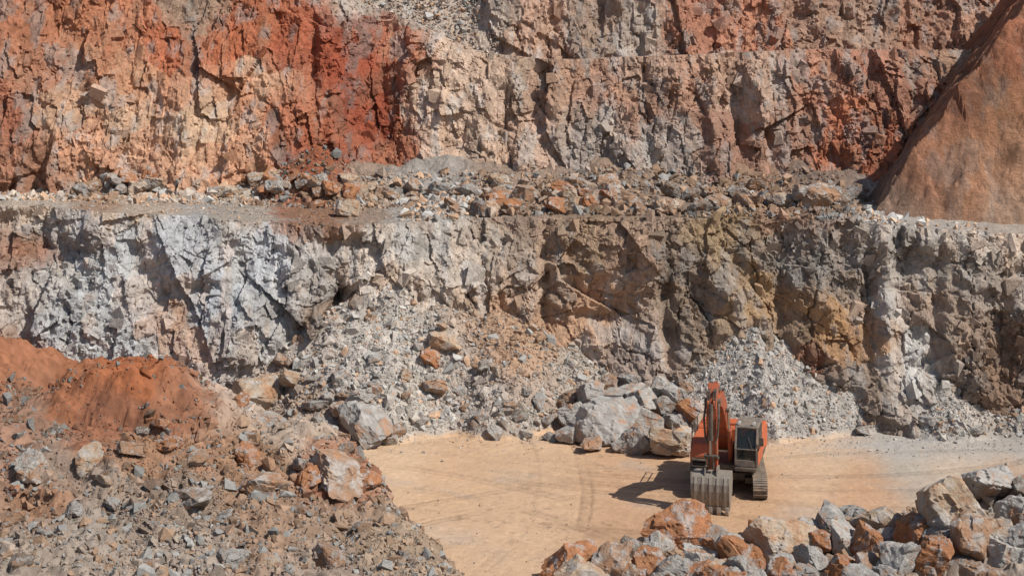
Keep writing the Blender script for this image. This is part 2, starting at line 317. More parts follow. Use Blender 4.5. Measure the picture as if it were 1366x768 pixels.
f1=[(240,350,90,50,.9),(442,400,12,60,-1.3),(485,350,22,70,.6),(275,385,20,12,-1.2),(100,338,24,16,-1.1),(800,425,45,16,-1.1),(790,370,60,22,.6),(730,390,8,80,-.8),(888,400,10,90,-1.2),(1180,400,14,90,1.1),(1160,400,9,90,-.8),(960,400,30,80,.7),(1040,380,12,80,-.8),(1100,400,25,70,.5),
(150,450,70,40,.5),(330,440,40,60,.5),(610,380,60,50,.5),(1290,420,30,60,.8),(1250,420,9,70,-.8),(1340,420,10,70,-.7),(690,330,20,40,.4),(520,420,25,30,-.4)]
c1=cliff('cliff',-33,33,.065,yb1,-.6,yt1,zt1,170,90.5,bench_h,130,11,LV1,f1,W1C,nblk=4200,bs=(.11,.7),gain=1.16)
c1['label']='lower quarry cliff of fractured grey and brown rock with bench'
yb2=tab([(-300,86),(0,87),(300,87),(420,88),(520,90),(600,89),(740,88.5),(900,88),(1100,88),(1366,88),(1600,87)],89)
yt2=tab([(-300,92.5),(0,93.5),(400,95),(520,96.5),(600,95.5),(740,93.5),(900,93),(1100,93),(1366,92.5),(1600,91.5)],93)
zt2=tab([(-300,26),(380,24.5),(440,23),(520,21.5),(560,20.7),(600,19.7),(640,18.8),(740,18.3),(900,18.6),(1080,19.0),(1300,18.9),(1600,19)],94)
f2=[(500,140,26,80,-1.5),(440,110,14,80,.8),(470,60,20,40,.6),(580,120,40,80,1.0),(762,180,10,60,-1.0),(950,140,9,70,1.1),(984,150,9,70,-1.1),(1090,150,40,50,.6),(1030,200,9,50,-.8),(1215,150,9,60,-.8),(860,150,8,60,-.8),(905,110,18,40,.6),(330,110,50,40,.5),(700,170,20,60,.5),(420,60,7,60,-.6)]
b2=lambda x,y: zt2(x)+.12*fbm(x*.8,y*.8,88,3)
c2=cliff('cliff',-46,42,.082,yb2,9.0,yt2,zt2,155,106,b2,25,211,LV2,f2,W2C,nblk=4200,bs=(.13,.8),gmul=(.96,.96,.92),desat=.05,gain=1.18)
c2['label']='upper quarry cliff of rust orange and beige rock'
yb3=lambda x: 101+0*x; yt3=lambda x: 107+np.interp(x,[-30,-3,0],[6,6,0]); zt3=lambda x: 29+0*x
f3=[(800,20,18,50,-1.4),(870,35,12,30,.7),(940,20,12,30,-1.0),(1060,20,12,30,-.9),(1180,20,12,40,-.8),(720,40,14,30,.6)]
c3=cliff('cliff',-50,46,.12,yb3,17.5,yt3,zt3,95,150,lambda x,y: 29+.3*fbm(x*.3,y*.3,5,3),12,411,LV2,f3,W3C,soften=lambda px,py: .25+.75*sstep(600,660,px),nblk=1600,bs=(.16,1.0),gmul=(.96,.95,.90),desat=.05)
c3['label']='highest quarry cliff of grey and red broken rock'
# ---------------------------------------------------------------- earth slope on the bench
sx=np.arange(15,54,.10); sy=np.arange(72,100,.10); SX,SY=np.meshgrid(sx,sy)
fn=fbm(SX*.3,SY*.3,501,3)
def slope_m(SX,SY,fn):
    xl=X(1156,76)+np.interp(SY,[74,76,80,90,100],[-.4,0,1.0,3.4,5])+.8*fn
    q_=SX-xl; A=.85*q_+.45*np.maximum(0,q_-2.0)
    yf=76.4-.33*(SX-19)+.6*fn; r_=SY-yf; B=1.0*r_+.5*np.maximum(0,r_-1.5)
    return np.minimum(A,B)
m_=slope_m(SX,SY,fn)
h1,w1=planes((SX+.3*SY)*.35,(SY-.3*SX)*.35,511,.8,1.2); h2,w2=planes((SX+.3*SY)*.9,(SY-.3*SX)*.9,512,.8,1.2); h3,w3=planes((SX+.3*SY)*2,(SY-.3*SX)*2,513,.8,1.2)
SZ=9.3+np.minimum(m_,16+2*fn)+.3*fbm(SX*.8,SY*.8,530,4)+(.85*h1+.45*h2+.2*h3+.6)*sstep(-.2,1.2,m_)
SZ=np.maximum(SZ,8.0)
px=CX+F*SX/SY; py=HY+F*(H-SZ)/SY
stk=fbm((SX*.6-SZ*.55)*1.6,(SX*.55+SZ*.6)*.25,533,4)
SC=[(1340,150,184,128,90),(1220,230,168,116,86),(1300,100,172,112,78),(1330,60,176,110,76),(1300,250,188,134,98),(1340,280,188,148,118),(1240,180,172,118,86),(1190,265,162,130,108),(1350,220,190,138,102),(1270,140,166,110,80),(1290,200,180,126,90)]
sc=tint(ctrl_eval(px+fn*30,py+fn*10,SC,2,20)*.92,SX,m_,SX,m_,545,(w1-.5)+.7*(w2-.5)+.5*(w3-.5),0*m_,.28,.25,.25,0.25)*(1+.3*stk)[...,None]
SV=np.stack([SX,SY,SZ],-1)
n,m=SV.shape[:2]; idx=np.arange(n*m).reshape(n,m)
q=np.stack([idx[:-1,:-1],idx[:-1,1:],idx[1:,1:],idx[1:,:-1]],-1).reshape(-1,4)
hill=raw_mesh('hill',SV.reshape(-1,3),q,np.clip(sc.reshape(-1,3),.02,.8),M_slope); hill['kind']='structure'; hill['label']='reddish brown earth slope on the quarry bench'
# ---------------------------------------------------------------- stones
def ico(sub):
    bm=bmesh.new(); bmesh.ops.create_icosphere(bm,subdivisions=sub,radius=1)
    V=np.array([v.co[:] for v in bm.verts]); Fc=np.array([[v.index for v in f.verts] for f in bm.faces]); bm.free(); return V,Fc
def cut(D,n,lo,hi,r,cap=1.05,boxy=False):
    N=r.normal(size=(n,3)); d=r.uniform(lo,hi,n)
    if boxy:
        ax=np.array([[1,0,0],[-1,0,0],[0,1,0],[0,-1,0],[0,0,1],[0,0,-1]],float)+r.normal(size=(6,3))*.3
        N=np.concatenate([ax,N]); d=np.concatenate([r.uniform(.55,.8,6),d])
    N/=np.linalg.norm(N,axis=1)[:,None]
    q=D@N.T; R=np.where(q>1e-3,d[None]/np.maximum(q,1e-3),9).min(1)
    return D*np.minimum(R,cap)[:,None]
I5=ico(5)
def hull_vars(K,r):
    out=[]
    for _ in range(K):
        bm=bmesh.new(); pts=r.normal(size=(9,3)); pts/=np.linalg.norm(pts,axis=1)[:,None]; pts*=r.uniform(.8,1.0,(9,1))*r.uniform(.7,1.15,3)
        vs=[bm.verts.new(p) for p in pts]; bmesh.ops.convex_hull(bm,input=vs)
        bmesh.ops.delete(bm,geom=[v for v in bm.verts if not v.link_faces],context='VERTS'); bmesh.ops.triangulate(bm,faces=bm.faces)
        bm.verts.index_update(); out.append((np.array([v.co[:] for v in bm.verts]),np.array([[v.index for v in f.verts] for f in bm.faces]))); bm.free()
    return out
def rubble(name,x,y,z,size,col,label,seed=1,lift=.12):
    r=np.random.default_rng(seed); K=22; hv=hull_vars(K,r)
    n=len(x); q=r.normal(size=(n,4)); q/=np.linalg.norm(q,axis=1)[:,None]
    w,a,b,c=q.T
    R=np.stack([1-2*(b*b+c*c),2*(a*b-c*w),2*(a*c+b*w),2*(a*b+c*w),1-2*(a*a+c*c),2*(b*c-a*w),2*(a*c-b*w),2*(b*c+a*w),1-2*(a*a+b*b)],-1).reshape(n,3,3)
    pick=r.integers(0,K,n); VV=[];FF=[];CC=[];off=0
    for k in range(K):
        s=np.nonzero(pick==k)[0]
        if len(s)==0: continue
        D,Fc=hv[k]; V=np.einsum('nij,kj->nki',R[s],D)*size[s][:,None,None]
        V[:,:,0]+=x[s][:,None]; V[:,:,1]+=y[s][:,None]; V[:,:,2]+=(z[s]+size[s]*lift)[:,None]
        VV.append(V.reshape(-1,3)); FF.append((Fc[None]+(np.arange(len(s))*len(D))[:,None,None]).reshape(-1,3)+off); CC.append(np.repeat(col[s],len(D),axis=0)); off+=len(s)*len(D)
    ob=raw_mesh(name,np.concatenate(VV),np.concatenate(FF),np.concatenate(CC),M_rubble); ob['kind']='stuff'; ob['label']=label; return ob
def stonecol(x,y,z,ctrl,gain,seed,var=.3,rust=.18,pale=1.08):
    r=np.random.default_rng(seed); px=CX+F*x/y; py=HY+F*(H-z)/y
    c=ctrl_eval(px,py,ctrl)*gain
    lum=c.mean(1,keepdims=True); n=len(x)
    k=r.random(n)
    c=np.where((k<rust)[:,None],lum*np.array([1.34,.88,.58]),c)
    c=np.where((k>.75)[:,None],lum*np.array([1.10,1.04,.96])*pale,c)
    return np.clip(c*r.uniform(1-var,1+var,n)[:,None],.02,.8)
def psize(n,lo,hi,r,p=2.6):
    u=r.random(n); return lo*(1-u*(1-(lo/hi)**p))**(-1/p)
def scatter(n,x0,x1,y0,y1,dens,hf,seed):
    r=np.random.default_rng(seed); x=r.uniform(x0,x1,n*3); y=r.uniform(y0,y1,n*3)
    z=hf(x,y); k=r.random(n*3)<dens(x,y,z); x,y,z=x[k][:n],y[k][:n],z[k][:n]; return x,y,z,r
talus=lambda x,y,z: sstep(.05,.4,z)*((y>62)&(x>-19)&(y<yb1(x)+3.6))*(.5+.5*sstep(-.4,.3,fbm(x*.4,y*.4,601,3)))
x,y,z,r=scatter(46000,-24,27,62,77,talus,ground_h,1); s=psize(len(x),.05,.5,r,2.3)
s=np.where((x>7)&(x<16),np.minimum(s*.8,.26),s)
rubble('rubble',x,y,z,s,stonecol(x,y,z,G1C,.84,2,.22,.15,1.08),'loose grey broken stones heaped below the cliff',11,.0)
md=lambda x,y,z: sstep(.05,.4,z)*((x<0)&(y<66))*(.3+.7*sstep(-.2,.25,fbm(x*.4,y*.4,611,3)))*np.where(z>3.0,.3,1)
x,y,z,r=scatter(34000,-24,1,44,66,md,ground_h,4); s=psize(len(x),.04,.46,r,2.1)
rubble('rubble',x,y,z,s,stonecol(x,y,z,G1C,.84,5,.24,.2,1.12),'broken stones strewn over the brown dirt mound',13,.0)
bd=lambda x,y,z: np.interp(x,[-38,-24,-22,-6,-2,19,21],[.5,.5,.6,.8,1,1,.06])*np.where((x<-6)&(y<82),.45,1)*(y>yt1(x)+.1)
x,y,z,r=scatter(16000,-34,24,70,89,bd,bench_h,7); s=psize(len(x),.08,.6,r,1.9)
s=np.where((x<-6)&(y<81.5),np.minimum(s*.4,.16),s)
rubble('rubble',x,y,z,s,stonecol(x,y,z,W1C,.88,8,.28,.42),'broken orange and grey stones lying on the bench',15)
fd=lambda x,y,z: np.where(z<.12,1,0)*(np.exp(-np.maximum(0,(yb1(x)+.5*th1(x)-th1(x)/SCR-y))/1.0)+.035+.5*np.exp(-np.maximum(0,y-49.5)/.8)*(x>1)+ .35*np.exp(-np.maximum(0,x-np.interp(y,[44,48,54,58.4,61,64],[-.3,-2.1,-4.5,-5.6,-8,-13]))/.6)+.4*((x>14)&(y>62.5)))*np.where(x<-9,.1,1)
x,y,z,r=scatter(5200,-20,27,46,70,fd,ground_h,9); s=psize(len(x),.03,.16,r,2.6)
rubble('gravel',x,y,z,s,stonecol(x,y,z,G1C,.84,10,.25,.12),'loose gravel along the edges of the floor',16)
pd=lambda x,y,z: np.where(z>.1,1,0)
x,y,z,r=scatter(1200,1,22,44,53,pd,ground_h,19); s=psize(len(x),.1,.45,r,2.0)
rubble('rubble',x,y,z,s,stonecol(x,y,z,G1C,.84,20,.25,.35),'small stones filling gaps between heaped boulders',17,.3)
r=np.random.default_rng(31); n=4200; x=r.uniform(X(330,103),X(665,103),n); s_=r.uniform(.05,.75,n)
y=101+(yt3(x)-101)*s_-.15; z=17.5+11.5*s_; s=psize(n,.08,.42,r,2.0)
rubble('rubble',x,y,z,s,stonecol(x,y,z,W3C,.84,32,.22,.15),'grey broken stones on the high slope',18)
# ---------------------------------------------------------------- individual boulders
protos=[]
D,Fc=I5
for i in range(22):
    r=np.random.default_rng(900+i)
    P=cut(D,r.integers(3,7),.66,.88,r,1.5,True)
    sc_=np.array([1.0,r.uniform(.75,1.0),r.uniform(.6,.85)]); P=P*sc_
    for _ in range(7):
        n_=r.normal(size=3); n_/=np.linalg.norm(n_); q=P@n_; lim=q.max()*r.uniform(.76,.92)
        over=np.maximum(0,q-lim); P=P-over[:,None]*n_[None]
    P2=np.empty_like(P); oct_=Vector((i*9.3,i*3.1,0)); ra=Matrix.Rotation(i*1.3,3,'Z')@Matrix.Rotation(i*.7,3,'X')
    for k,p in enumerate(P):
        v=Vector(p); d=mnoise.fractal(v*3.0+oct_,.9,2.1,4)*.028
        w_=ra@v
        c=mnoise.cell(Vector((w_.x*2.4+i+w_.y*.5,w_.y*2.0+w_.z*.4,w_.z*3.0)))*.075+mnoise.cell(Vector((w_.y*5+i,w_.z*5+w_.x,w_.x*4)))*.028
        P2[k]=p*(1+d+c)
    P2-=P2.mean(0); e_=(P2.max(0)-P2.min(0))/2; P2/=(e_[0]+e_[1]+max(e_[0],e_[1]))/3
    me=bpy.data.meshes.new('boulder'); me.from_pydata(P2.tolist(),[],Fc.tolist()); me.materials.append(M_boulder); me.update()
    protos.append(me)
nb=0
def add_boulder(x,y,z,r,col,label,group,flat=1.0,cat='boulder'):
    global nb
    ob=bpy.data.objects.new('boulder',protos[random.randrange(len(protos))])
    scene.collection.objects.link(ob)
    ob.location=(x,y,z); ob.rotation_euler=(random.uniform(-.45,.45),random.uniform(-.45,.45),random.uniform(0,6.28))
    k=random.uniform(.94,1.08); ob.scale=(r*k,r/k,r*flat*random.uniform(.95,1.2))
    ob.color=(*[float(v) for v in col],1)
    ob['label']=label; ob['category']=cat; ob['group']=group; nb+=1
    return ob
COLS={'g':(174,168,161),'w':(194,187,178),'o':(186,128,90),'b':(176,144,120),'t':(198,174,150),'d':(144,129,117)}
CN={'g':'grey','w':'pale grey','o':'rust orange','b':'brown','t':'tan','d':'dark brown'}
def hit(px,py,hf,y0,y1,off):
    Y=np.arange(y0,y1,.05); zr=Z(py,Y); h=hf(X(px,Y),Y)+off
    k=np.nonzero(zr<=h)[0]
    if len(k)==0: return None
    return float(Y[k[0]])
def put(px,py,w,key,hf,y0,y1,where,group,flat=1.0,sink=.42):
    if hf is bench_h: y0=max(y0,float(yt1(X(px,75)))+1.0)
    Yg=(y0+y1)/2; r=w/2*Yg/F
    Y=hit(px,py,hf,y0,y1,r*sink)
    if Y is None: return
    x_=X(px,Y); z_=Z(py,Y)
    if hf is bench_h: z_=float(hf(np.array([x_]),np.array([Y]))[0])+r*sink
    r=w/2*Y/F; col=lin(COLS[key])*.86*random.uniform(.82,1.1)
    add_boulder(x_,Y,z_,r,col,('large ' if r>.9 else '')+CN[key]+' angular boulder '+where,group,flat)
L=[(1265,682,118,'t'),(1318,642,88,'g'),(1352,682,64,'g'),(1178,698,68,'t'),(1108,703,60,'g'),(1142,690,50,'g'),(1296,718,70,'b'),(905,706,92,'o'),(950,716,54,'g'),(1040,722,94,'t'),(985,746,78,'o'),(935,748,60,'w'),(868,752,64,'o'),(765,752,70,'o'),(812,757,64,'b'),(842,730,38,'d'),
(1082,746,60,'w'),(1090,722,48,'o'),(1128,722,54,'w'),(1200,746,74,'g'),(1245,742,60,'o'),(1342,746,76,'w'),(1040,760,54,'w'),(1160,756,58,'b'),(1285,757,56,'g'),(1225,706,64,'o'),(1330,712,60,'t'),(1010,738,40,'g'),(900,762,56,'g'),(1125,762,50,'o'),(1160,722,48,'o'),(1190,716,44,'w'),(1360,720,50,'g'),(1262,716,46,'w'),(1360,650,50,'d'),(880,728,44,'w'),(1000,765,50,'b'),(1075,768,50,'g'),(1240,768,60,'w'),(1320,770,60,'b'),(840,768,50,'b'),(740,765,40,'o'),(1070,708,40,'w'),(1215,664,38,'g'),(960,768,50,'t'),(1366,700,44,'b'),(1010,708,34,'o'),(975,722,34,'w'),(1290,690,40,'g'),(1240,655,34,'w')]
for q in L: put(*q,ground_h,44,56,'in a heap on the quarry floor','boulders heaped on the quarry floor',.95,.5)
for i in range(14):
    px=random.uniform(760,1380); put(px,random.uniform(766,785),random.uniform(45,75),random.choice('gwobt'),ground_h,42,56,'in a heap on the quarry floor','boulders heaped on the quarry floor',.95,.5)
L=[(805,566,84,'g'),(768,556,54,'g'),(826,528,54,'w'),(858,534,58,'g'),(866,566,52,'g'),(896,588,76,'t'),(925,548,50,'o'),(940,572,46,'t'),(903,562,44,'g'),(850,590,48,'g'),(882,542,46,'d'),(788,528,50,'g'),(925,594,48,'t'),(900,526,38,'g'),(842,556,46,'b'),(812,512,38,'b'),(756,580,40,'g'),(880,516,34,'w'),(912,516,30,'b'),(830,592,36,'w'),(870,590,30,'b'),(845,508,30,'g'),(790,592,34,'b'),(765,530,34,'b')]
for q in L: put(*q,ground_h,60,73,'below the cliff beside the excavator','boulders piled below the cliff',.95,.5)
L=[(492,564,90,'g'),(352,526,74,'t'),(300,545,50,'b'),(362,562,54,'g'),(390,505,48,'t'),(580,516,42,'b'),(574,476,32,'o'),(592,455,46,'t'),(420,540,36,'g'),(450,545,34,'b'),(320,535,30,'o'),(478,530,40,'w'),(530,575,26,'b'),(560,560,22,'g'),(610,520,24,'g'),(640,555,24,'g'),(660,575,26,'w'),(700,580,24,'g'),(540,500,24,'t'),(500,480,22,'g'),(640,490,22,'b'),(680,540,22,'b'),(730,560,24,'g'),(520,586,24,'w'),(455,500,26,'g'),(400,565,34,'g'),(425,572,28,'b'),(375,480,30,'b'),(1150,575,22,'g'),(1240,560,22,'g'),(1300,575,22,'w'),(750,540,26,'b'),(735,583,22,'g'),(440,568,30,'w')]
for q in L: put(*q,ground_h,61,74,'on the scree below the cliff','boulders on the scree',.75,.3)
for i in range(24):
    put(random.uniform(330,760),random.uniform(480,575),random.uniform(14,26),random.choice('ggwbt'),ground_h,61,74,'on the scree below the cliff','boulders on the scree',.8,.25)
L=[(450,628,96,'b'),(415,640,60,'o'),(255,670,74,'d'),(345,650,66,'b'),(330,608,44,'o'),(120,617,50,'t'),(40,618,44,'w'),(40,635,36,'b'),(180,600,44,'b'),(300,690,40,'g'),(190,575,26,'d'),(70,575,26,'d'),(20,560,30,'b'),(20,690,36,'b'),(100,680,30,'g'),(310,745,44,'g'),(360,750,34,'t'),(440,740,50,'b'),(490,640,40,'o'),(460,600,28,'d'),(400,620,30,'g'),(150,670,28,'g'),(220,710,28,'g'),(120,730,26,'t'),(60,710,26,'g'),(400,680,28,'b'),(15,655,30,'o'),(140,640,22,'t'),(480,700,22,'g'),(540,740,22,'g'),(25,750,34,'d'),(200,755,26,'b'),(230,590,40,'o'),(265,610,36,'b'),(215,565,30,'o')]
for q in L: put(*q,ground_h,44,64,'lying on the dirt mound','boulders on the dirt mound',.75,.1)
for i in range(36):
    put(random.uniform(110,430),random.uniform(236,258),random.uniform(16,34),random.choice('gbgtto'),bench_h,77,89,'on the bench below the orange cliff','boulders along the bench',.85,.4)
for i in range(24):
    put(random.uniform(420,650),random.uniform(240,274),random.uniform(16,36),random.choice('gobt'),bench_h,77,89,'on the bench below the orange cliff','boulders along the bench',.85,.4)
for i in range(54):
    px=random.uniform(640,1120); put(px,random.uniform(245,292),random.uniform(16,38),random.choice('gobtbtdo'),bench_h,75,89,'on the bench above the lower cliff','boulders along the bench',.8,.35)
for q in [(465,282,44,'t'),(470,258,36,'o'),(1092,286,56,'b'),(1070,262,40,'g'),(1140,262,44,'d'),(930,285,36,'d'),(810,262,40,'o'),(700,262,40,'b'),(660,262,36,'b')]:
    put(*q,bench_h,74.5,89,'on the bench above the lower cliff','boulders along the bench',.8,.3)
print('boulders',nb)
# ---------------------------------------------------------------- excavator
def paint(name,col,rough=.45,dust=.35,metal=0.0,dustcol=(.42,.30,.2,1),vscale=(1,1,1)):
    m,nt,b=newmat(name); N=nt.nodes.new; Lk=nt.links.new
    tc=N('ShaderNodeTexCoord'); n=N('ShaderNodeTexNoise'); n.inputs['Scale'].default_value=3.5; n.inputs['Detail'].default_value=8; n.inputs['Roughness'].default_value=.75
    mp=N('ShaderNodeMapping'); mp.inputs['Scale'].default_value=vscale
    Lk(tc.outputs['Object'],mp.inputs['Vector']); Lk(mp.outputs[0],n.inputs['Vector'])
    mr=N('ShaderNodeMapRange'); mr.inputs['From Min'].default_value=.4; mr.inputs['From Max'].default_value=.62; mr.inputs['To Min'].default_value=dust*.2; mr.inputs['To Max'].default_value=dust; Lk(n.outputs['Fac'],mr.inputs['Value'])
    mx=N('ShaderNodeMix'); mx.data_type='RGBA'; Lk(mr.outputs[0],mx.inputs['Factor']); mx.inputs['A'].default_value=(*col,1); mx.inputs['B'].default_value=dustcol
    Lk(mx.outputs['Result'],b.inputs['Base Color']); b.inputs['Roughness'].default_value=rough; b.inputs['Metallic'].default_value=metal
    bp=N('ShaderNodeBump'); bp.inputs['Distance'].default_value=.006; Lk(n.outputs['Fac'],bp.inputs['Height']); Lk(bp.outputs[0],b.inputs['Normal'])
    return m
M_or=paint('orange_paint',(.56,.095,.022),.55,.5,0,(.30,.16,.09,1)); M_bm=paint('worn_orange_paint',(.46,.078,.02),.6,.8,0,(.17,.085,.05,1)); M_blk=paint('black_steel',(.025,.023,.022),.6,.3); M_trk=paint('track_steel',(.10,.085,.075),.6,.6)
M_bkt=paint('worn_bucket_steel',(.11,.098,.085),.6,.9,.1,(.34,.28,.22,1),(5,5,.5)); M_chr=paint('chrome_rod',(.6,.6,.6),.2,.05,1.0); M_gry=paint('grey_paint',(.10,.095,.09),.6,.5); M_seat=paint('seat_fabric',(.05,.05,.055),.9,.1)
M_rib=paint('bucket_wear_strip',(.28,.25,.21),.55,.6,.15,(.42,.35,.28,1),(4,4,.6))
M_lamp=paint('lamp_glass',(.75,.75,.72),.15,.1)
M_gl,nt,b=newmat('cab_glass'); b.inputs['Base Color'].default_value=(.03,.035,.035,1); b.inputs['Roughness'].default_value=.06; b.inputs['Alpha'].default_value=.5
root=bpy.data.objects.new('excavator',None); scene.collection.objects.link(root); root.location=(9.0,58.75,0.0); root.rotation_euler=(0,0,math.radians(-16)); root.scale=(.96,.96,.94)
root['label']='orange tracked excavator with its bucket lowered on the floor'; root['category']='excavator'
def V3(x,f,z): return Vector((x,-f,z))
def box(bm,x0,x1,f0,f1,z0,z1):
    vs=[bm.verts.new(V3(x,f,z)) for x in (x0,x1) for f in (f0,f1) for z in (z0,z1)]
    for q in ((0,1,3,2),(4,6,7,5),(0,4,5,1),(2,3,7,6),(0,2,6,4),(1,5,7,3)): bm.faces.new([vs[i] for i in q])
def prism(bm,pts,x0,x1):
    a=[bm.verts.new(V3(x0,f,z)) for f,z in pts]; b_=[bm.verts.new(V3(x1,f,z)) for f,z in pts]; n=len(pts)
    bm.faces.new(a); bm.faces.new(b_[::-1])
    for i in range(n): bm.faces.new([a[i],b_[i],b_[(i+1)%n],a[(i+1)%n]])
def cyl(bm,p0,p1,r,seg=18,r2=None):
    p0=V3(*p0); p1=V3(*p1); d=p1-p0; q=d.to_track_quat('Z','Y').to_matrix().to_4x4()
    bmesh.ops.create_cone(bm,cap_ends=True,segments=seg,radius1=r,radius2=r if r2 is None else r2,depth=d.length,matrix=Matrix.Translation((p0+p1)/2)@q)
def part(name,fn,mat,parent=root,bev=.02,seg=2,label=None):
    bm=bmesh.new(); fn(bm); bmesh.ops.recalc_face_normals(bm,faces=bm.faces)
    me=bpy.data.meshes.new(name); bm.to_mesh(me); bm.free(); me.materials.append(mat)
    ob=bpy.data.objects.new(name,me); scene.collection.objects.link(ob); ob.parent=parent
    if bev>0:
        md=ob.modifiers.new('bevel','BEVEL'); md.width=bev; md.segments=seg; md.limit_method='ANGLE'; md.angle_limit=math.radians(40)
    if label: ob['label']=label
    return ob
def sweepz(cl,w):
    up=[];dn=[]
    for i,(p,ww) in enumerate(zip(cl,w)):
        a=cl[max(0,i-1)]; c=cl[min(len(cl)-1,i+1)]; t=Vector((c[0]-a[0],c[1]-a[1])).normalized(); n=Vector((-t.y,t.x))
        up.append((p[0]+n.x*ww/2,p[1]+n.y*ww/2)); dn.append((p[0]-n.x*ww/2,p[1]-n.y*ww/2))
    return up+dn[::-1]
def belt(xc):
    def fn(bm):
        r=.43; L=1.78; zc=.47; per=4*L+2*math.pi*r; n=50
        for i in range(n):
            s=(i+.5)/n*per
            if s<2*L: p=(-L+s,zc-r); a=0
            elif s<2*L+math.pi*r:
                t=(s-2*L)/r; p=(L+r*math.sin(t),zc-r*math.cos(t)); a=t
            elif s<4*L+math.pi*r: p=(L-(s-2*L-math.pi*r),zc+r); a=math.pi
            else:
                t=(s-4*L-math.pi*r)/r; p=(-L-r*math.sin(t),zc+r*math.cos(t)); a=math.pi+t
            ca,sa=math.cos(a),math.sin(a)
            h=per/n*.46
            def q(u,w): return (p[0]+u*ca+w*sa, p[1]+u*sa-w*ca)
            prism(bm,[q(-h,-.02),q(h,-.02),q(h,.02),q(-h,.02)],xc-.3,xc+.3)
            prism(bm,[q(-h*.25,.02),q(h*.25,.02),q(h*.12,.055),q(-h*.12,.055)],xc-.3,xc+.3)
            prism(bm,[q(-h*1.05,-.09),q(h*1.05,-.09),q(h*.8,-.025),q(-h*.8,-.025)],xc-.11,xc+.11)
    return fn
UR=math.radians(9)
for sx_ in (-1.3,1.3):
    t=part('track',belt(sx_),M_trk,bev=0); t.rotation_euler=(0,0,UR)
    part('track_frame',lambda bm:(prism(bm,[(-1.55,.3),(1.5,.3),(1.62,.45),(1.5,.62),(-1.5,.66),(-1.62,.45)],sx_-.16,sx_+.16)),M_blk,t,.03)
    for i in range(8): part('roller',lambda bm:cyl(bm,(sx_-.2,-1.35+i*.38,.24),(sx_+.2,-1.35+i*.38,.24),.12),M_trk,t,0)
    for f in (-.6,.6): part('roller',lambda bm:cyl(bm,(sx_-.12,f,.74),(sx_+.12,f,.74),.07),M_trk,t,0)
    part('idler_wheel',lambda bm:(cyl(bm,(sx_-.13,1.78,.47),(sx_+.13,1.78,.47),.34,28),cyl(bm,(sx_-.2,1.78,.47),(sx_+.2,1.78,.47),.12)),M_trk,t,.015)
    def spr(bm):
        cyl(bm,(sx_-.12,-1.78,.47),(sx_+.12,-1.78,.47),.32,22); cyl(bm,(sx_-.24,-1.78,.47),(sx_+.24,-1.78,.47),.2,20)
        for i in range(14):
            a=i/14*6.283; prism(bm,[(-1.78+.3*math.cos(a-.09),.47+.3*math.sin(a-.09)),(-1.78+.37*math.cos(a),.47+.37*math.sin(a)),(-1.78+.3*math.cos(a+.09),.47+.3*math.sin(a+.09))],sx_-.05,sx_+.05)
    part('sprocket',spr,M_blk,t,0)
uc=part('undercarriage',lambda bm:(box(bm,-1.12,1.12,-.9,.9,.48,.82),prism(bm,[(-.7,.82),(.7,.82),(.55,.93),(-.55,.93)],-.6,.6),box(bm,-1.12,-.7,.6,1.25,.45,.7),box(bm,.7,1.12,.6,1.25,.45,.7)),M_blk,bev=.03); uc.rotation_euler=(0,0,UR)
part('slewing_ring',lambda bm:cyl(bm,(0,0,.9),(0,0,1.1),.66,40),M_blk,bev=.01)
part('platform',lambda bm:(box(bm,-1.4,1.42,-2.2,1.45,1.1,1.3),box(bm,.52,1.42,1.45,1.72,1.12,1.28)),M_blk,bev=.03)
def body(bm):
    prism(bm,[(-.85,1.305),(1.35,1.305),(1.35,1.6),(1.2,2.05),(.75,2.2),(-.85,2.24)],-1.42,-.50)
    prism(bm,[(-2.2,1.305),(-.9,1.305),(-.9,2.25),(-1.0,2.38),(-2.05,2.38),(-2.2,2.28)],-1.42,1.42)
    box(bm,.5,1.42,-.88,-.3,1.305,2.05)
bd_=part('body',body,M_or,bev=.05,seg=3)
part('engine_cover',lambda bm:(box(bm,-.8,.75,-1.95,-1.1,2.38,2.5),box(bm,-1.3,-.9,-1.8,-1.2,2.382,2.44)),M_or,bd_,.04)
def grille(bm):
    for i in range(9): box(bm,-1.435,-1.42,-2.0+.1*i,-1.95+.1*i,1.5,2.0)
    for i in range(6): box(bm,-1.3,-.68,1.352,1.362,1.33+.032*i,1.345+.032*i)
part('grille',grille,M_blk,bd_,0)
part('step',lambda bm:[box(bm,-1.3,-.7,1.38,1.62,z,z+.04) for z in (1.16,1.42)]+[box(bm,-1.32,-1.28,1.37,1.6,1.1,1.5),box(bm,-.72,-.68,1.37,1.6,1.1,1.5)],M_blk,bd_,.0)
part('exhaust_pipe',lambda bm:(cyl(bm,(-.9,-1.5,2.3),(-.9,-1.5,2.95),.07),cyl(bm,(-.9,-1.5,2.94),(-.9,-1.62,3.08),.065)),M_blk,bd_,0)
part('counterweight',lambda bm:prism(bm,[(-2.22,1.12),(-2.22,2.34),(-2.6,2.34),(-2.85,2.15),(-2.9,1.5),(-2.75,1.12)],-1.44,1.44),M_or,bev=.12,seg=4)
def rails(bm):
    def tube(ps,r=.024):
        for a,b_ in zip(ps[:-1],ps[1:]): cyl(bm,a,b_,r,8)
    tube([(-1.36,1.25,1.7),(-1.36,1.2,2.85),(-1.36,-.4,2.9),(-1.36,-.4,2.2)]); tube([(-1.36,.4,2.2),(-1.36,.4,2.88)]); tube([(-1.36,1.22,2.5),(-1.36,-.4,2.55)])
    tube([(-.65,1.3,1.7),(-.65,1.15,2.7),(-.65,.7,2.7),(-.65,.7,2.2)])
part('handrail',rails,M_blk,bev=0)
cx0,cx1,cf0,cf1,cz0,cz1=.5,1.46,-.28,1.62,1.3,3.0
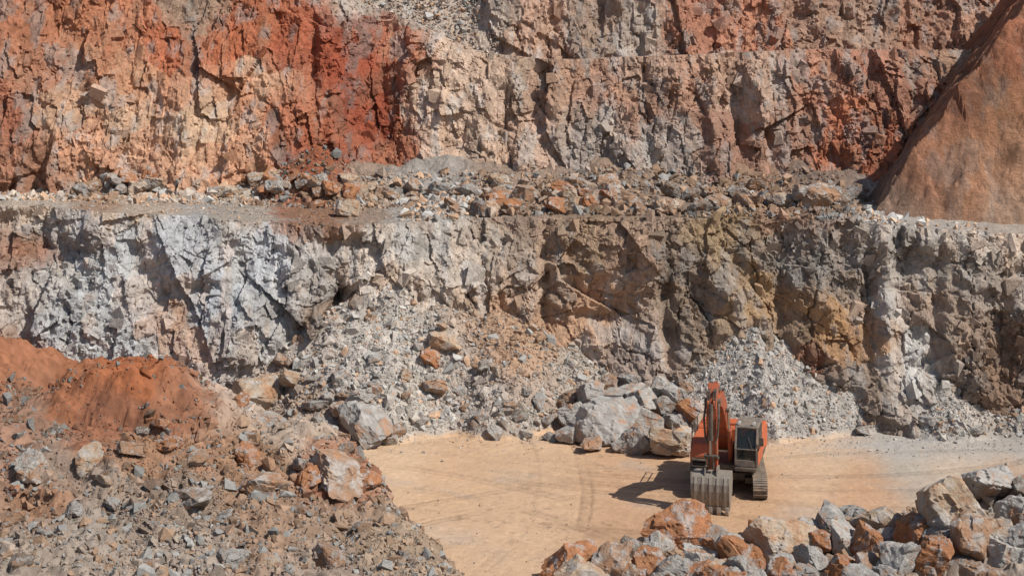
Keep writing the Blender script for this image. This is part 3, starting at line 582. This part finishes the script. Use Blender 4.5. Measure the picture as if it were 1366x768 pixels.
def cab(bm):
    box(bm,cx0,cx1,cf0,cf1-.1,cz0,cz0+.10)
    w=.075
    for x0,x1 in ((cx0,cx0+w),(cx1-w,cx1)):
        prism(bm,sweepz([(cf1-.07,cz0+.05),(cf1-.03,cz0+.75),(cf1-.33,cz1-.1)],[.09,.09,.09]),x0,x1)
        box(bm,x0,x1,cf0,cf0+.1,cz0+.1,cz1-.1)
        box(bm,x0,x1,.45,.53,cz0+.1,cz1-.1)
        box(bm,x0+.003,x1-.003,cf0+.1,cf1-.12,cz0+.08,cz0+.62 if x0<1 else cz0+.5)
    box(bm,cx0+w,cx1-w,cf1-.12,cf1-.03,cz0,cz0+.28)
    box(bm,cx0+w,cx1-w,cf1-.09,cf1-.02,cz0+.72,cz0+.77)
    box(bm,cx0+w,cx1-w,cf0,cf0+.08,cz0+.1,cz0+.9)
    box(bm,cx0+w,cx1-w,cf1-.42,cf1-.34,cz1-.16,cz1-.1)
cabo=part('cab',cab,M_gry,bev=.015)
part('roof',lambda bm:prism(bm,[(cf0-.03,cz1-.1),(cf1-.3,cz1-.1),(cf1-.34,cz1-.02),(cf1-.5,cz1+.03),(cf0+.1,cz1+.03),(cf0-.03,cz1-.03)],cx0-.02,cx1+.02),M_gry,cabo,.04,3)
part('door',lambda bm:(box(bm,cx1+.003,cx1+.03,.56,1.5,cz0+.05,cz0+.62),box(bm,cx1+.003,cx1+.03,-.24,.43,cz0+.05,cz0+.62)),M_or,cabo,.01)
part('window',lambda bm:prism(bm,[(cf1-.05,cz0+.78),(cf1-.34,cz1-.15),(cf1-.352,cz1-.15),(cf1-.062,cz0+.78)],cx0+.08,cx1-.08),M_gl,cabo,0)
part('window',lambda bm:prism(bm,[(cf1-.07,cz0+.29),(cf1-.05,cz0+.71),(cf1-.062,cz0+.71),(cf1-.082,cz0+.29)],cx0+.08,cx1-.08),M_gl,cabo,0)
for xx in (cx0+.03,cx1-.04):
    part('window',lambda bm:prism(bm,[(.54,cz0+.63),(cf1-.1,cz0+.63),(cf1-.07,cz0+.78),(cf1-.38,cz1-.12),(.54,cz1-.12)],xx,xx+.012),M_gl,cabo,0)
    part('window',lambda bm:box(bm,xx,xx+.012,cf0+.11,.44,cz0+.63,cz1-.12),M_gl,cabo,0)
part('window',lambda bm:box(bm,cx0+.08,cx1-.08,cf0+.03,cf0+.04,cz0+.91,cz1-.12),M_gl,cabo,0)
part('seat',lambda bm:(box(bm,.75,1.22,.1,.6,1.6,1.78),prism(bm,[(.02,1.7),(.16,1.7),(.06,2.45),(-.06,2.45)],.76,1.21),box(bm,.86,1.1,-.1,.02,2.46,2.66),box(bm,.85,1.1,.15,.5,1.4,1.6)),M_seat,cabo,.05,3)
part('wiper',lambda bm:cyl(bm,(1.25,cf1-.0,cz0+.8),(1.05,cf1-.2,cz1-.45),.01,6),M_blk,cabo,0)
part('mirror',lambda bm:(cyl(bm,(cx1,cf1-.1,2.2),(cx1+.16,cf1,2.35),.015,6),box(bm,cx1+.1,cx1+.26,cf1-.02,cf1+.02,2.25,2.6)),M_blk,cabo,.01)
for xx in (.66,1.28):
    part('headlight',lambda bm:(cyl(bm,(xx,cf1-.45,cz1+.1),(xx,cf1-.36,cz1+.1),.07,16),box(bm,xx-.02,xx+.02,cf1-.44,cf1-.4,cz1+.0,cz1+.05)),M_lamp,cabo,0)
bc=[(.35,1.75),(1.05,2.95),(1.75,3.85),(2.5,4.35),(3.25,4.5),(3.8,4.55)]; bw=[.34,.62,.80,.70,.50,.30]
bo=-.12
boom=part('boom',lambda bm:prism(bm,sweepz(bc,bw),bo-.27,bo+.27),M_bm,bev=.025)
part('boom_bracket',lambda bm:(box(bm,bo-.45,bo-.30,.1,.75,1.3,2.0),box(bm,bo+.30,bo+.45,.1,.75,1.3,2.0),cyl(bm,(bo-.47,.38,1.76),(bo+.47,.38,1.76),.08)),M_or,bev=.02)
part('hinge_pin',lambda bm:(cyl(bm,(bo-.33,3.8,4.55),(bo+.33,3.8,4.55),.13),cyl(bm,(bo-.44,1.8,3.75),(bo+.44,1.8,3.75),.09)),M_blk,boom,.01)
def hose(bm):
    for dx in (-.2,-.1,.1,.2):
        ps=[(bo+dx,.5,2.0),(bo+dx,.85,3.3),(bo+dx,1.52,4.28),(bo+dx,2.4,4.8),(bo+dx,3.2,4.86),(bo+dx*.9,3.6,5.05),(bo+dx*.8,4.12,5.0),(bo+dx*.8,4.22,4.4)]
        for a,b_ in zip(ps[:-1],ps[1:]): cyl(bm,a,b_,.034,8)
    for dx in (-.26,.26):
        ps=[(bo+dx,3.9,4.5),(bo+dx*1.15,4.2,3.9),(bo+dx*.95,4.18,3.2),(bo+dx*.6,4.22,2.9)]
        for a,b_ in zip(ps[:-1],ps[1:]): cyl(bm,a,b_,.045,8)
part('hydraulic_hose',hose,M_blk,boom,0)
for sd_ in (-.38,.38):
    def cb(bm): cyl(bm,(bo+sd_,.95,1.35),(bo+sd_,1.42,2.75),.1); cyl(bm,(bo+sd_,1.38,2.6),(bo+sd_,1.44,2.82),.12)
    hc=part('boom_cylinder',cb,M_bm,bev=0)
    part('piston_rod',lambda bm:cyl(bm,(bo+sd_,1.43,2.8),(bo+sd_,1.8,3.75),.055),M_chr,hc,0)
sc2=part('stick_cylinder',lambda bm:(cyl(bm,(bo,1.75,4.46),(bo,2.75,5.06),.095),cyl(bm,(bo,2.7,5.03),(bo,2.82,5.1),.11),box(bm,bo-.14,bo+.14,1.6,1.85,4.15,4.54)),M_bm,bev=0)
part('piston_rod',lambda bm:cyl(bm,(bo,2.8,5.08),(bo,3.55,5.2),.05),M_chr,sc2,0)
stc=[(3.5,5.18),(3.72,4.75),(3.86,4.3),(3.88,3.4),(3.82,2.4),(3.78,1.72)]; stw=[.26,.46,.6,.5,.38,.26]
stick=part('stick',lambda bm:(prism(bm,sweepz(stc,stw),bo-.21,bo+.21),cyl(bm,(bo-.24,3.52,5.16),(bo+.24,3.52,5.16),.09),cyl(bm,(bo-.25,3.78,1.74),(bo+.25,3.78,1.74),.1)),M_bm,bev=.02)
part('stick_bracket',lambda bm:(prism(bm,[(4.0,4.75),(4.3,4.62),(4.3,4.48),(4.08,4.2)],bo-.15,bo-.09),prism(bm,[(4.0,4.75),(4.3,4.62),(4.3,4.48),(4.08,4.2)],bo+.09,bo+.15)),M_or,stick,.0)
bcy=part('bucket_cylinder',lambda bm:(cyl(bm,(bo,4.26,4.55),(bo,4.32,3.15),.09),cyl(bm,(bo,4.32,3.22),(bo,4.32,3.05),.105)),M_blk,bev=0)
part('piston_rod',lambda bm:cyl(bm,(bo,4.32,3.08),(bo,4.34,2.42),.05),M_chr,bcy,0)
part('bucket_linkage',lambda bm:(cyl(bm,(bo-.28,4.32,2.4),(bo+.28,4.32,2.4),.07),)+tuple(prism(bm,sweepz([(4.32,2.42),(3.84,2.2)],[.13,.13]),bo+a,bo+a+.05) for a in (-.28,.23))+tuple(prism(bm,sweepz([(4.32,2.42),(4.22,1.84)],[.16,.14]),bo+a,bo+a+.08) for a in (-.12,.04)),M_blk,bev=.01)
outer=[(3.55,1.66),(3.9,1.74),(4.2,1.70),(4.42,1.54),(4.52,1.28),(4.53,.98),(4.48,.68),(4.40,.42),(4.32,.22)]
bwid=.74
def bucket(bm):
    th=.035
    inner=[]
    for i,p in enumerate(outer):
        a=outer[max(0,i-1)]; c=outer[min(len(outer)-1,i+1)]; t=Vector((c[0]-a[0],c[1]-a[1])).normalized()
        inner.append((p[0]+t.y*th,p[1]-t.x*th))
    prism(bm,outer+inner[::-1],bo-bwid,bo+bwid)
    sidep=outer+[(4.1,.3),(3.6,.8),(3.45,1.3)]
    for s in (-1,1):
        x0=bo+s*bwid; prism(bm,sidep,min(x0-s*.002,x0+s*.04),max(x0-s*.002,x0+s*.04))
    box(bm,bo-bwid-.03,bo+bwid+.03,4.26,4.40,.2,.36)
    for s in (-1,1):
        prism(bm,[(3.6,1.6),(3.66,1.88),(3.9,1.88),(4.1,1.94),(4.3,1.9),(4.38,1.58)],bo+s*.24-.03,bo+s*.24+.03)
bk=part('bucket',bucket,M_bkt,bev=.008,seg=1)
for k in range(5):
    xx=bo-.60+k*.30
    o2=outer[3:]; o3=[(p[0]+.03,p[1]+.003) for p in o2]
    part('wear_strip',lambda bm:prism(bm,[(p[0]-.01,p[1]) for p in o2]+o3[::-1],xx-.045,xx+.045),M_rib,bk,0)
for k in range(5):
    xx=bo-.66+k*.33
    part('tooth',lambda bm:prism(bm,[(4.46,.34),(4.24,.34),(4.24,.16),(4.31,-.1),(4.36,-.1),(4.46,.14)],xx-.075,xx+.075),M_rib,bk,.012)
# ---------------------------------------------------------------- camera, light
cam=bpy.data.cameras.new('camera'); co=bpy.data.objects.new('camera',cam); scene.collection.objects.link(co)
co.location=(0,0,H); co.rotation_euler=(math.radians(90),0,0); cam.sensor_width=36; cam.lens=F/1366*36; cam.shift_y=-(384-HY)/1366; cam.clip_end=3000; cam.clip_start=.5
scene.camera=co
el=math.radians(49); az=math.radians(29)
sd=Vector((math.cos(el)*math.cos(az),-math.cos(el)*math.sin(az),math.sin(el)))
su=bpy.data.lights.new('sun','SUN'); su.energy=5.0; su.angle=math.radians(.5); su.color=(1,.97,.91)
so=bpy.data.objects.new('sun',su); scene.collection.objects.link(so); so.rotation_euler=sd.to_track_quat('Z','Y').to_euler(); so.location=(40,-10,60)
w=bpy.data.worlds.new('World'); scene.world=w; w.use_nodes=True
nt=w.node_tree; sk=nt.nodes.new('ShaderNodeTexSky'); sk.sky_type='NISHITA'; sk.sun_disc=False; sk.sun_elevation=el; sk.sun_rotation=math.atan2(sd.x,sd.y)
nt.links.new(sk.outputs[0],nt.nodes['Background'].inputs[0]); nt.nodes['Background'].inputs[1].default_value=.09
scene.view_settings.view_transform='Standard'; scene.view_settings.look='None'; scene.view_settings.exposure=0
